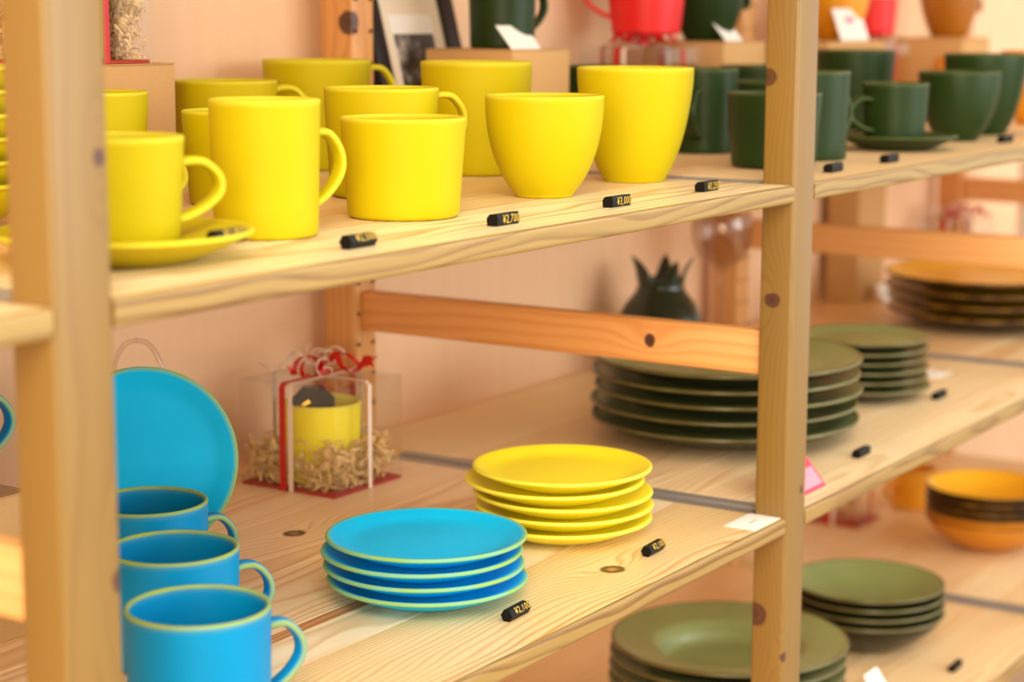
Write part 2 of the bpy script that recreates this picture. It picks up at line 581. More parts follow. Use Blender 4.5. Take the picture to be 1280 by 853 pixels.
# ------------------------------------------------------------------ shelves, each of glued planks
PLANKS = [(0.0, 0.116), (0.116, 0.166), (0.166, 0.180), (0.180, 0.286), (0.286, 0.402), (0.402, SHELF_D)]
def shelf(bay, z, label, knots=(), group='pine shelf boards', seed=0, tones=None):
    x0 = FX[bay]+PW+0.0008
    x1 = FX[bay+1]-0.0008
    root = empty('wooden_shelf', (x0, 0, z-SH))
    tag(root, label, 'shelf', group)
    for pi, (y0, y1) in enumerate(PLANKS):
        w = x1-x0
        # rounded added strip, its darker colour standing for shade on the front edge, then the front plank
        if pi == 0:
            r = 0.0035
            lip = 0.0042
            pts = []
            for k in range(5):
                a = math.radians(270-90*k/4); pts.append((r+r*math.cos(a), r+r*math.sin(a)))
            for k in range(5):
                a = math.radians(180-90*k/4); pts.append((r+r*math.cos(a), SH-r+r*math.sin(a)))
            pts += [(lip, SH), (lip, 0)]
            link('edge_shade_strip', prism_mesh('edge_shade_strip', pts, 0, w), 'edge_shade', root)
            m = box_mesh('plank', 0, w, lip, y1-y0-0.00025, 0, SH)
        else:
            m = box_mesh('plank', 0, w, 0, y1-y0-0.00025, 0, SH, 0.0004, 1)
        kk = [k for k in knots if y0 <= k[1] < y1]
        mat = M['shelf']
        if tones and pi in tones:
            lt, dk, fq, rd, pv, pw = tones[pi]
            mat = pine('pine_plank', 'X', lt, dk, freq=fq, contrast=1.05, wander=0.05, red=rd, pith=(pv, pw),
                       knots=[(k[0]-x0, k[1]-y0, SH, k[3]) for k in kk])
        elif kk:
            mat = pine('pine_plank_with_knot', 'X', '#f6e2b8', '#d29c58',
                       knots=[(k[0]-x0, k[1]-y0, SH, k[3]) for k in kk])
        link('plank', m, mat, root, (0, y0, 0))
    return root

UP = {0: ('#f9e8bc', '#b0742e', 210, 0.0, 0.05, -0.05), 1: ('#f6e0b0', '#bd8240', 170, 0.0, 0.0, -0.04), 3: ('#f4d8a4', '#bd8240', 200, 0.0, 0.0, -0.04)}
LOW = {0: ('#efd8a6', '#c48e4a', 330, 0.0, 0.03, -0.12), 1: ('#f6e6c6', '#d4a970', 260, -0.3, 0.0, -0.06),
       2: ('#d39a68', '#8e4f30', 300, 0.1, 0.0, -0.03), 3: ('#fbe2bc', '#d49660', 240, -0.2, 0.05, -0.05),
       4: ('#fde6c4', '#d8a068', 200, -0.2, 0.0, -0.05), 5: ('#fde4c0', '#dca870', 240, -0.2, 0.02, -0.05)}  # rear planks paled to stand for light missing at the back
for b, nm in ((0, 'above the near end of the run'), (1, 'above the yellow ware'), (2, 'above the dark green cups'), (3, 'above the amber cups')):  # unseen boards added to shade the upper level like those below
    shelf(b, 0.44, 'added unseen pine shelf board to even the light, ' + nm)
shelf(0, ZU, 'pine shelf board to the near side of the yellow ware')
shelf(0, ZL, 'pine shelf board to the near side of the turquoise mugs')
shelf(1, ZU, 'pine shelf board carrying the yellow cups and mugs', tones=UP)
shelf(1, ZL, 'pine shelf board carrying the turquoise and yellow plate stacks', tones=LOW,
      knots=[(0.684, 0.052, 0, 0.0105), (0.625, 0.353, 0, 0.010)])
shelf(1, ZB, 'empty pine shelf board under the turquoise mugs')
shelf(2, ZU, 'pine shelf board carrying the dark green cups')
shelf(2, ZL, 'pine shelf board carrying the dark green plate stacks')
shelf(2, ZB, 'pine shelf board carrying the olive green bowls')
shelf(3, ZU, 'pine shelf board carrying the amber cups')
shelf(3, ZL, 'pine shelf board carrying the amber plates')
shelf(3, ZB, 'pine shelf board carrying the amber bowls')
shelf(4, ZL, 'pine shelf board beyond the farthest gift box')

# grey metal channels that close the slot between neighbouring shelves
cp = [(0.0012, -0.012), (0.0428, -0.012), (0.0428, -0.0006), (0.0275, -0.0006), (0.0265, -0.0055), (0.0175, -0.0055), (0.0165, -0.0006), (0.0012, -0.0006)]
chm = prism_mesh('metal_channel', cp, PD+0.006, 0.470, 'Y')
NAMES = {0: 'beside the near frame', 1: 'beside the frame with the peg holes', 2: 'beside the green ware\'s far frame', 3: 'beside the amber ware\'s far frame'}
for fi in (1, 2, 3, 4):
    for z, lv in ((ZU, 'upper'), (ZL, 'middle'), (ZB, 'bottom')):
        if fi == 4 and z != ZL: continue
        if fi == 1 and z == ZB: continue
        o = link('metal_channel', chm, 'metal', None, (FX[fi], 0, z))
        tag(o, 'grey grooved metal channel closing the %s shelf joint %s' % (lv, NAMES[fi-1]), 'metal strip', 'metal channels between shelves')

# ------------------------------------------------------------------ pottery
def prof(kind):
    if kind == 'tall':
        o = [(0.0335, 0.0), (0.0355, 0.0012), (0.0362, 0.004), (0.0367, 0.02), (0.0373, 0.045), (0.038, 0.07), (0.0386, 0.0955)]
    elif kind == 'short':
        o = [(0.0385, 0.0), (0.0415, 0.0013), (0.0428, 0.0045), (0.0440, 0.018), (0.0456, 0.04), (0.0472, 0.06), (0.0482, 0.0765)]
    elif kind == 'medium':
        o = [(0.039, 0.0), (0.0425, 0.0015), (0.044, 0.006), (0.0452, 0.022), (0.0468, 0.05), (0.0482, 0.075), (0.049, 0.0925)]
    elif kind == 'large':
        o = [(0.041, 0.0), (0.0445, 0.0015), (0.046, 0.006), (0.0480, 0.022), (0.0508, 0.052), (0.0532, 0.082), (0.0545, 0.109)]
    elif kind == 'round':
        o = [(0.0235, 0.0), (0.0250, 0.0012), (0.0262, 0.0035), (0.0320, 0.0115), (0.0385, 0.0230), (0.0445, 0.0385), (0.0485, 0.0560), (0.0503, 0.0720), (0.0508, 0.0865)]
    elif kind == 'big':
        o = [(0.0275, 0.0), (0.0290, 0.0012), (0.0302, 0.0040), (0.0360, 0.0150), (0.0425, 0.0320), (0.0480, 0.0525), (0.0520, 0.0750), (0.0540, 0.0920), (0.0545, 0.1060)]
    elif kind == 'cup':
        o = [(0.0300, 0.0), (0.0330, 0.0012), (0.0343, 0.005), (0.0355, 0.02), (0.0372, 0.045), (0.0385, 0.0680)]
    elif kind == 'mug':
        o = [(0.0415, 0.0), (0.0445, 0.0014), (0.0458, 0.005), (0.0464, 0.02), (0.0470, 0.045), (0.0474, 0.07), (0.0478, 0.0865)]
    elif kind == 'boxed':
        o = [(0.034, 0.0), (0.037, 0.0014), (0.038, 0.005), (0.0385, 0.02), (0.0392, 0.045), (0.0398, 0.065), (0.0402, 0.080)]
    elif kind == 'pail':
        o = [(0.040, 0.0), (0.0430, 0.0015), (0.044, 0.006), (0.048, 0.04), (0.052, 0.08), (0.055, 0.11)]
    s = [o[0]]
    s += spline(o[1:], 5)
    return o, vessel_profile(s)

_cup = {}
def cup_meshes(kind, handle=True, hw=0.0062, reach=1.0):
    if (kind, reach) in _cup: return _cup[(kind, reach)]
    o, P = prof(kind)
    body = lathe('body', P, 72)
    H = o[-1][1]
    def rad(z):
        for (r0, z0), (r1, z1) in zip(o[:-1], o[1:]):
            if z0 <= z <= z1: return r0+(r1-r0)*(z-z0)/max(z1-z0, 1e-6)
        return o[-1][0]
    zt, zb = 0.72*H, 0.20*H
    if kind in ('round', 'big'): zb = 0.30*H
    if kind in ('medium', 'large'): zt, zb = 0.90*H, 0.42*H
    rt, rb = rad(zt), rad(zb)
    R = max(rt, rb)
    k = reach
    path = [(rt-0.0022, zt), (rt+0.006*k, zt+0.022*H), (rt+0.017*k, zt+0.006*H), (R+0.026*k, zt-0.095*H), (R+0.0292*k, zt-0.20*H),
            (R+0.0275*k, zt-0.30*H), (R+0.020*k+0.35*(rb-R), zb+0.115*H), (rb+0.009*k, zb+0.03*H), (rb-0.0018, zb)]
    h = strap('handle', spline(path, 5), hw, 0.0030, 14, 0.18)
    _cup[(kind, reach)] = (body, h)
    return body, h

def cup(name, kind, colour, x, y, z, ang, label, cat, group=None, handle=True, reach=1.0):
    b, h = cup_meshes(kind, reach=reach)
    root = empty(name, (x, y, z), math.radians(ang))
    tag(root, label, cat, group)
    link('body', b, colour, root)
    if handle: link('handle', h, colour, root)
    return root

def dish_mesh(key, R, well_r, well_z, rim_z, foot_r, wall=0.0040, kind='plate'):
    """plate with a foot ring: underside, rounded rim, inside"""
    if kind == 'plate':
        under = [(foot_r, 0.0), (foot_r+0.004, 0.0012), (foot_r+0.010, 0.0035), (foot_r+(R-foot_r)*0.55, rim_z*0.42), (R-0.006, rim_z-wall-0.0018), (R-0.001, rim_z-wall*0.75)]
        inside = [(R-wall*0.5-0.001, rim_z-0.0004), (R-0.010, rim_z-0.0030), (well_r+0.012, well_z+0.0012), (well_r, well_z), (well_r*0.5, well_z), (0, well_z)]
    elif kind == 'soup':      # deep well and a wide sloping rim
        under = [(foot_r, 0.0), (foot_r+0.004, 0.0015), (well_r*0.86, rim_z*0.35), (well_r+0.002, rim_z*0.66), (well_r+0.012, rim_z*0.80), (R-0.006, rim_z-wall-0.0012), (R-0.001, rim_z-wall*0.75)]
        inside = [(R-wall*0.5-0.001, rim_z-0.0004), (R-0.012, rim_z-0.0022), (well_r+0.010, rim_z*0.86), (well_r, rim_z*0.80), (well_r-0.008, rim_z*0.62), (well_r*0.80, well_z+0.002), (well_r*0.55, well_z), (0, well_z)]
    else:                     # bowl with a short flared lip
        under = [(foot_r, 0.0), (foot_r+0.004, 0.0015), (foot_r+(R-foot_r)*0.5, rim_z*0.30), (R*0.90, rim_z*0.66), (R*0.965, rim_z*0.88), (R-0.001, rim_z-wall*0.75)]
        inside = [(R-wall*0.5-0.001, rim_z-0.0004), (R*0.95, rim_z*0.955), (R*0.90, rim_z*0.84), (R*0.80, rim_z*0.65), (R*0.70, rim_z*0.48), (R*0.55, well_z+0.0042), (R*0.44, well_z+0.0002), (R*0.3, well_z), (0, well_z)]
    P = [(0, 0.002, 0, 1), (foot_r*0.86, 0.002, 0, 1), (foot_r*0.9, 0.0, 0, 1)]
    su = [under[0]]+spline(under[1:], 5)
    for (r, z) in su: P.append((r, z, 1.0 if r > R-0.0016 else 0.0, 1.0))
    zc = rim_z-wall*0.45
    for k in range(7):
        a = math.radians(-60+150*k/6)
        P.append((R-wall*0.45+wall*0.45*math.cos(a)+0.0004, zc+wall*0.45*math.sin(a), 1.0, 1.0 if k < 2 else 0.0))
    for (r, z) in spline(inside[:-1], 5)[1:]:
        P.append((max(r, 0.0), z, max(0.0, 1-(R-0.0026-r)/0.0012) if r > R-0.004 else 0.0, 0.0))
    P.append((0, inside[-1][1], 0, 0))
    return lathe(key, P, 96)

SMALL = dish_mesh('plate', 0.0815, 0.050, 0.0116, 0.0190, 0.042)
LARGE = dish_mesh('plate', 0.151, 0.100, 0.0165, 0.0270, 0.080, 0.005)
SAUCER = dish_mesh('saucer', 0.081, 0.032, 0.0100, 0.0200, 0.040, 0.004)
SOUP = dish_mesh('soup_plate', 0.136, 0.086, 0.0147, 0.0480, 0.050, 0.005, 'soup')
BOWL = dish_mesh('bowl', 0.100, 0.06, 0.0116, 0.0500, 0.038, 0.0045, 'bowl')

ORD = ['topmost', 'second', 'third', 'fourth', 'fifth', 'sixth', 'seventh']
def stack(name, mesh, mat, x, y, z, n, pitch, lab, cat, group, jit=0.002, offs=None, rims=None):
    for i in range(n):
        k = n-1-i
        dx, dy = (offs[k] if offs else (random.uniform(-jit, jit), random.uniform(-jit, jit)))
        mm = mat if not isinstance(mat, list) else mat[k]
        o = link(name, mesh, mm, None, (x+dx, y+dy, z+i*pitch), random.uniform(0, 6.28))
        w = 'topmost' if k == 0 else ('bottom' if k == n-1 else ORD[k]+' from the top')
        tag(o, '%s, %s of its stack' % (lab, w), cat, group)

YC = 'yellow cups and mugs on the upper shelf'
# front row of the yellow ware, upper shelf
o = link('saucer', SAUCER, 'yellow', None, (0.1695, 0.113, ZU)); tag(o, 'yellow saucer with a black price block beside the cup, next to the near frame', 'saucer', 'yellow saucers')
cup('coffee_cup', 'cup', 'yellow', 0.1715, 0.1145, ZU+0.0102, -22, 'yellow coffee cup with ear handle standing on the saucer with the price block', 'cup', YC)
cup('mug', 'tall', 'yellow', 0.3275, 0.1300, ZU, -12, 'tall narrow yellow mug beside the cup and saucer, handle towards the squat mug', 'mug', YC)
cup('mug', 'short', 'yellow', 0.4890, 0.1290, ZU, 62, 'squat wide yellow mug between the tall mug and the rounded cup', 'mug', YC)
cup('cup', 'round', 'yellow', 0.6960, 0.1310, ZU, 18, 'rounded yellow bowl-shaped cup with a narrow base', 'cup', YC, reach=0.8)
cup('cup', 'big', 'yellow', 0.8800, 0.1460, ZU, 50, 'big tulip-shaped yellow cup beside the pine post', 'cup', YC)
# rows behind
cup('coffee_cup', 'cup', 'yellow', 0.300, 0.262, ZU, -20, 'yellow coffee cup without saucer, hidden behind the front cup', 'cup', YC)
cup('mug', 'medium', 'yellow', 0.403, 0.377, ZU, 160, 'plain yellow mug in front of the brown card box, handle turned away', 'mug', YC)
cup('mug', 'short', 'yellow', 0.499, 0.299, ZU, 70, 'squat yellow mug half hidden behind the tall narrow mug', 'mug', YC)
cup('mug', 'medium', 'yellow', 0.620, 0.247, ZU, -30, 'medium yellow mug directly behind the squat wide mug', 'mug', YC)
cup('mug', 'large', 'yellow', 0.869, 0.317, ZU, 28, 'large tapered yellow mug behind the rounded cup', 'mug', YC)
cup('mug', 'medium', 'yellow', 0.679, 0.473, ZU, -42, 'medium yellow mug beside the brown card box with the raffia gift', 'mug', YC)
cup('mug', 'large', 'yellow', 0.832, 0.485, ZU, -30, 'large yellow mug at the back by the rear post with peg holes', 'mug', YC)
stack('bowl', dish_mesh('bowl', 0.060, 0.04, 0.007, 0.034, 0.026, 0.004, 'bowl'), 'yellow', 0.235, 0.350, ZU, 6, 0.0165,
      'small yellow bowl behind the near frame', 'bowl', 'yellow bowls in a stack')

# turquoise ware, lower shelf
BM = 'turquoise mugs in a line'
cup('mug', 'mug', 'blue', 0.2030, 0.0890, ZL, -21, 'turquoise mug with green rim, nearest the front edge of its line', 'mug', BM)
cup('mug', 'mug', 'blue', 0.3000, 0.2000, ZL, -24, 'turquoise mug with green rim, middle one of the line of three', 'mug', BM)
cup('mug', 'mug', 'blue', 0.3910, 0.3110, ZL, -20, 'turquoise mug with green rim, in front of the standing plate', 'mug', BM)
stack('plate', SMALL, 'blue_lit', 0.5310, 0.1385, ZL, 4, 0.0118, 'turquoise plate with green edge', 'plate', 'turquoise plates in a stack',
      offs=[(0.0, 0.0), (-0.0030, 0.0024), (-0.0012, 0.0016), (0.0008, -0.0004)])
stack('plate', SMALL, 'yellow_lit', 0.7600, 0.1495, ZL, 5, 0.0118, 'yellow plate beside the turquoise stack', 'plate', 'yellow plates in a stack',
      offs=[(0.0, 0.0), (-0.0040, 0.0055), (0.0014, -0.0004), (0.0020, -0.0010), (0.0010, 0.0)])

# standing plate on its clear easel
pl = link('plate', SMALL, 'blue_lit', None, (0, 0, 0))
tilt = math.radians(14)
az = math.atan2(-0.693, -0.726)+math.radians(4)
nrm = Vector((math.cos(az)*math.cos(tilt), math.sin(az)*math.cos(tilt), math.sin(tilt)))
q = nrm.to_track_quat('Z', 'Y')
pl.rotation_euler = q.to_euler()
pc = Vector((0.497, 0.416, ZL+0.0035+0.0815*math.cos(tilt)+0.002))
pl.location = pc-nrm*0.012
tag(pl, 'turquoise plate with green edge standing upright on a clear easel', 'plate')
es = empty('plate_easel', (0.502, 0.420, ZL), az)
tag(es, 'clear acrylic easel holding up the turquoise plate', 'plate stand')
for s in (-1, 1):
    pts = spline([(0.030, s*0.030, 0.0035), (0.036, s*0.030, 0.016), (0.034, s*0.030, 0.0035), (0.0, s*0.030, 0.0035), (-0.030, s*0.032, 0.0035), (-0.045, s*0.030, 0.006), (-0.040, s*0.026, 0.07), (-0.048, s*0.022, 0.150), (-0.052, s*0.012, 0.176), (-0.05, 0, 0.182)], 6)
    link('easel_rod', tube('easel_rod', pts, 0.0025), 'glass', es)
link('easel_foot', lathe('easel_foot', [(0, -0.002, 0, 0), (0.019, -0.002, 0, 0), (0.021, 0, 0, 0), (0.019, 0.002, 0, 0), (0, 0.002, 0, 0)], 32), 'glass', es, (0.018, -0.072, 0.022)).rotation_euler = (math.radians(90), math.radians(20), 0)

# ------------------------------------------------------------------ boxes and gift boxes
def kraft_box(name, x0, x1, y0, y1, z, h, label, cat='box', group=None, prints=()):
    root = empty(name, ((x0+x1)/2, (y0+y1)/2, z))
    tag(root, label, cat, group)
    w, d = x1-x0, y1-y0
    link('box_body', box_mesh('box_body', -w/2, w/2, -d/2, d/2, 0, h-0.0012, 0.0012, 2), 'kraft', root)
    # lid flap: a thin board whose edge shows along the top
    link('lid', box_mesh('lid', -w/2-0.0004, w/2+0.0004, -d/2-0.0006, d/2, h-0.0012, h, 0.0004, 1), 'kraft', root)
    for (px, pz, pw, ph) in prints:
        link('print', box_mesh('print', px-pw/2, px+pw/2, -d/2-0.0003, -d/2+0.0002, pz-ph/2, pz+ph/2), 'tag_print', root)
    return root
M['tag_print'] = plain('brown_print', '#8d6a45', 0.85, 0.1)

def shred_mesh(w, d, h, n, hole=None, seed=1):
    rr = random.Random(seed)
    V, Fc = [], []
    for _ in range(n):
        for _try in range(20):
            x = rr.uniform(-w/2+0.006, w/2-0.006); y = rr.uniform(-d/2+0.006, d/2-0.006)
            if hole is None or math.hypot(x, y) > hole: break
        edge = max(abs(x)/(w/2), abs(y)/(d/2))
        z = rr.uniform(0.003, h*(0.55+0.45*edge))
        p = Vector((x, y, z))
        dr = Vector((rr.uniform(-1, 1), rr.uniform(-1, 1), rr.uniform(-.5, .9))).normalized()
        ax = Vector((rr.uniform(-1, 1), rr.uniform(-1, 1), rr.uniform(-1, 1))).normalized()
        curl = rr.uniform(0.3, 0.75)
        st = rr.uniform(0.0022, 0.0036)
        wd = rr.uniform(0.0009, 0.0018)
        s = len(V)
        k = 0
        for i in range(9):
            sd = dr.cross(ax)
            sd = sd.normalized() if sd.length > 1e-4 else Vector((0, 0, 1))
            V.append(p+ax*wd); V.append(p-ax*wd)
            k += 1
            p = p+dr*st
            p.x = max(-w/2+0.003, min(w/2-0.003, p.x)); p.y = max(-d/2+0.003, min(d/2-0.003, p.y)); p.z = max(0.002, min(h*1.15, p.z))
            if hole and math.hypot(p.x, p.y) < hole:
                f = hole/max(math.hypot(p.x, p.y), 1e-5); p.x *= f; p.y *= f
            dr = Matrix.Rotation(curl, 3, ax) @ dr
            ax = (ax+Vector((rr.uniform(-.2, .2), rr.uniform(-.2, .2), rr.uniform(-.2, .2)))).normalized()
        for i in range(k-1):
            a = s+2*i
            Fc.append((a, a+1, a+3, a+2))
    return mesh_of('paper_shred', V, Fc, True)

def gift_box(x0, x1, y0, y1, z, h, label, what, red=True, shred=300, both=True, seed=1, bow_scale=1.0, heap=0.042):
    root = empty('gift_box', ((x0+x1)/2, (y0+y1)/2, z))
    tag(root, label, 'gift box')
    w, d = x1-x0, y1-y0
    t = 0.0006
    link('base_tray', box_mesh('base_tray', -w/2+0.0008, w/2-0.0008, -d/2+0.0008, d/2-0.0008, 0, 0.0030, 0.0005, 1), 'redcard', root)
    fr = box_mesh('pane', -w/2, w/2, -t/2, t/2, 0, h)
    sd = box_mesh('pane', -t/2, t/2, -d/2+t, d/2-t, 0, h)
    link('pane', fr, 'clear', root, (0, -d/2, 0)); link('pane', fr, 'clear', root, (0, d/2, 0))
    link('pane', sd, 'clear', root, (-w/2, 0, 0)); link('pane', sd, 'clear', root, (w/2, 0, 0))
    link('pane', box_mesh('pane', -w/2, w/2, -d/2, d/2, -t/2, t/2), 'clear', root, (0, 0, h))
    e = 0.0012
    def band(axis, off, mat, wid):
        if axis == 'y':   # runs over front and back
            pts = [(off, -d/2-e, 0.0005), (off, -d/2-e, h*0.5), (off, -d/2-e, h-0.003), (off, -d/2+0.003, h+e), (off, 0, h+e), (off, d/2-0.003, h+e), (off, d/2+e, h-0.003), (off, d/2+e, 0.0005)]
            wdir = (1, 0, 0)
        else:
            pts = [(-w/2-e, off, 0.0005), (-w/2-e, off, h*0.5), (-w/2-e, off, h-0.003), (-w/2+0.003, off, h+e), (0, off, h+e), (w/2-0.003, off, h+e), (w/2+e, off, h-0.003), (w/2+e, off, 0.0005)]
            wdir = (0, 1, 0)
        link('ribbon', ribbon_band('ribbon', pts, None, wdir, wid), mat, root)
    band('x', 0.004, 'ribbon_red', 0.0075)
    band('x', -0.006, 'ribbon_white', 0.0055)
    if both:
        band('y', 0.0, 'ribbon_white', 0.0055)
    else:
        band('y', 0.0, 'ribbon_red', 0.0075)
    # curled bow on the lid
    rr = random.Random(seed*7+3)
    bow = link('bow', lathe('bow_knot', [(0, 0, 0, 0), (0.006, 0.001, 0, 0), (0.007, 0.005, 0, 0), (0.004, 0.009, 0, 0), (0, 0.010, 0, 0)], 16), 'ribbon_red', root, (0, 0, h+0.0012))
    dirs = [(-1, 0.2), (-0.75, -0.7), (0.9, -0.6), (1, 0.35), (0.2, -1), (-0.3, 0.9), (-1, -0.25), (0.75, 0.75)]
    for i, (dx, dy) in enumerate(dirs):
        a = math.atan2(dy, dx)
        Lr = rr.uniform(0.046, 0.066)*bow_scale
        pts = []; wds = []
        turns = rr.uniform(1.2, 2.2)
        R = rr.uniform(0.0065, 0.0095)*bow_scale
        for k in range(26):
            s = k/25
            ph = s*turns*2*math.pi+rr.uniform(-.03, .03)
            rr2 = R*min(1, s*5+0.3)
            cx, cy, cz = math.cos(a)*Lr*s, math.sin(a)*Lr*s, 0.0085+R*0.9-0.003*s
            sx, sy = -math.sin(a), math.cos(a)
            pts.append((cx+sx*rr2*math.sin(ph), cy+sy*rr2*math.sin(ph), cz-rr2*math.cos(ph)))
            wds.append((math.cos(a), math.sin(a), 0.25*math.sin(ph)))
        link('curl', ribbon_band('curl', pts, None, wds, 0.0085), 'ribbon_red' if (i % 2 == 0 or not both) else 'ribbon_white', bow)
    sh = link('paper_shred', shred_mesh(w, d, heap, shred, 0.0435 if shred > 200 else None, seed), 'shred', None, ((x0+x1)/2, (y0+y1)/2, z+0.003))
    tag(sh, 'crinkled tan paper shred inside %s' % what, 'paper shred', kind='stuff')
    return root

# the clear gift box on the middle shelf with a yellow mug inside
gift_box(0.745, 0.857, 0.400, 0.520, ZL, 0.108, 'clear gift box with red and white ribbons and a yellow mug inside', 'the clear gift box on the turquoise shelf', shred=950, seed=4)
cup('mug', 'boxed', 'yellow_lit', 0.801, 0.460, ZL+0.0034, 40, 'yellow mug packed in paper shred inside the ribboned clear gift box', 'mug', None, reach=0.30)  # lightened glaze makes up for the dim inside of the box
tg = empty('gift_tag', (0.783, 0.456, ZL+0.0800)); tag(tg, 'charcoal octagonal tag with gold marks tucked into the boxed yellow mug', 'tag')
tg.rotation_euler = Vector((-0.77, -0.62, 0.10)).to_track_quat('Z', 'Y').to_euler()
oc = [(0.0235*math.cos(math.radians(22.5+45*k)), 0.0235*math.sin(math.radians(22.5+45*k))) for k in range(8)]
link('card', prism_mesh('card', oc, -0.0006, 0.0006, 'Z'), 'tag_black', tg)
for (ax, ay, bx, by) in ((-0.015, 0.001, -0.013, -0.009), (-0.011, 0.001, -0.0035, 0.006)):
    dv = Vector((bx-ax, by-ay, 0)); L = dv.length
    b = link('gold_mark', box_mesh('gold_mark', 0, L, -0.0018, 0.0018, 0.0006, 0.0009), 'gold_foil', tg, (ax, ay, 0), math.atan2(dv.y, dv.x))

# brown card boxes used as risers, with the things on them
kraft_box('card_box', 0.452, 0.592, 0.455, 0.553, ZU, 0.110, 'brown card box under the raffia gift, behind the yellow mugs', group='brown card boxes')
gift_box(0.456, 0.567, 0.460, 0.547, ZU+0.1102, 0.120, 'clear gift box with a red ribbon standing on the brown card box', 'the gift box on the brown card box', both=False, shred=900, seed=9, heap=0.075)
cup('mug', 'boxed', 'yellow', 0.500, 0.503, ZU+0.1102+0.0034, 150, 'yellow mug inside the gift box that stands on the brown card box', 'mug', None, reach=0.1)

kraft_box('card_box', 0.100, 0.290, 0.335, 0.445, ZL, 0.112, 'brown card box behind the near frame, on the turquoise shelf', group='brown card boxes', prints=[(0.0, 0.05, 0.16, 0.045)])
cup('mug', 'mug', 'blue', 0.243, 0.396, ZL+0.1122, -8, 'turquoise mug standing on the brown card box behind the near frame', 'mug', None)

kraft_box('card_box', 1.070, 1.190, 0.405, 0.520, ZU, 0.1165, 'brown card box with a dark stamp, under the tall green mug', group='brown card boxes', prints=[(0.03, 0.055, 0.035, 0.012)])
cup('mug', 'tall', 'green', 1.137, 0.462, ZU+0.1167, -12, 'tall dark green mug on the stamped brown card box', 'mug', None)
kraft_box('card_box', 1.566, 1.690, 0.400, 0.520, ZU, 0.121, 'brown card box under the tulip-shaped green cup', group='brown card boxes')
cup('cup', 'big', 'green', 1.618, 0.452, ZU+0.1212, -14, 'tulip-shaped dark green cup on the brown card box by the red cup', 'cup', None)
kraft_box('card_box', 1.920, 2.135, 0.410, 0.520, ZU, 0.118, 'brown card box under the large white card', group='brown card boxes')
kraft_box('card_box', 2.270, 2.385, 0.500, 0.556, ZL, 0.222, 'tall brown card box against the wall behind the amber plates', group='brown card boxes')
kraft_box('card_box', 2.450, 2.580, 0.400, 0.520, ZU, 0.120, 'brown card box under the caramel cup', group='brown card boxes')

def tent_card(name, x, y, z, w, h, lean, mat, label, group=None, ang=0, prints=(), pmat='grey_print'):
    root = empty(name, (x, y, z), math.radians(ang))
    tag(root, label, 'card', group)
    dy, dz = h*math.sin(math.radians(lean)), h*math.cos(math.radians(lean))
    t = 0.0006
    f = prism_mesh('front_leaf', [(0, 0), (dy, dz), (dy-t*0.7, dz+t*0.4), (-t, 0)], -w/2, w/2)
    b = prism_mesh('strut', [(dy*0.8, dz*0.8), (dy*0.8+t, dz*0.8), (dy*1.5+t, 0), (dy*1.5, 0)], w*0.1, w*0.35)
    link('front_leaf', f, mat, root); link('strut', b, mat, root)
    for (u0, u1, v0, v1) in prints:
        nx = math.cos(math.radians(lean))*0.0011; nz = math.sin(math.radians(lean))*0.0011
        V = [((u0-.5)*w, v0*dy-nx, v0*dz+nz), ((u1-.5)*w, v0*dy-nx, v0*dz+nz), ((u1-.5)*w, v1*dy-nx, v1*dz+nz), ((u0-.5)*w, v1*dy-nx, v1*dz+nz)]
        link('print', mesh_of('print', V, [(0, 1, 2, 3)], False), pmat, root)
    return root

tent_card('price_card', 1.112, 0.414, ZU+0.1167, 0.060, 0.033, 40, 'white', 'white leaning card on the stamped brown card box', 'white leaning cards')
tent_card('price_card', 1.612, 0.408, ZU+0.1212, 0.050, 0.036, 40, 'white', 'white leaning card on the box under the tulip-shaped green cup', 'white leaning cards')
tent_card('price_card', 2.030, 0.415, ZU+0.1182, 0.105, 0.050, 20, 'white', 'large white card on the box beside the small red cup', 'white leaning cards', prints=[(0.35, 0.65, 0.55, 0.75)], pmat='palepink')
tent_card('promotion_card', 1.0395, 0.024, ZL, 0.056, 0.060, 40, 'pink', 'pink leaning card with pale print at the post beside the green plates', None,
          prints=[(0.04, 0.92, 0.06, 0.40), (0.04, 0.85, 0.56, 0.86)], pmat='palepink')
tent_card('price_card', 2.33, 0.470, ZL, 0.040, 0.030, 25, 'white', 'small white card in front of the tall brown card box', 'white leaning cards')
tent_card('price_card', 1.435, 0.100, ZB, 0.040, 0.030, 35, 'white', 'small white card on the bottom shelf by the olive soup plates', 'white leaning cards')

# second clear gift box with the red cup on it
gift_box(1.405, 1.520, 0.405, 0.520, ZU, 0.114, 'clear gift box with red ribbon under the red cup', 'the gift box under the red cup', both=False, shred=160, seed=12, bow_scale=0.75)
cup('mug', 'boxed', 'green', 1.4625, 0.4625, ZU+0.0034, 60, 'dark green mug inside the gift box under the red cup', 'mug', None, reach=0.3)
cup('cup', 'pail', 'red', 1.492, 0.474, ZU+0.1302, 120, 'large red cup standing on the ribboned gift box', 'cup', None)
cup('cup', 'round', 'orange', 2.078, 0.468, ZU+0.1182, 150, 'amber rounded cup behind the large white card', 'cup', None)
gift_box(2.165, 2.270, 0.425, 0.520, ZU, 0.112, 'clear gift box with red ribbon under the small red cup', 'the gift box under the small red cup', both=False, shred=90, seed=15, bow_scale=0.6)
rc = cup('cup', 'cup', 'red', 2.190, 0.455, ZU+0.126, 130, 'small red cup with a white band beside the large white card', 'cup', None, handle=False)
link('white_band', lathe('white_band', [(0.0386, 0.058, 0, 0), (0.0392, 0.058, 0, 0), (0.0394, 0.066, 0, 0), (0.0388, 0.066, 0, 0)], 40), 'white', rc)
cup('cup', 'big', 'brown', 2.515, 0.450, ZU+0.1202, -18, 'caramel brown tulip-shaped cup on a brown card box', 'cup', None)

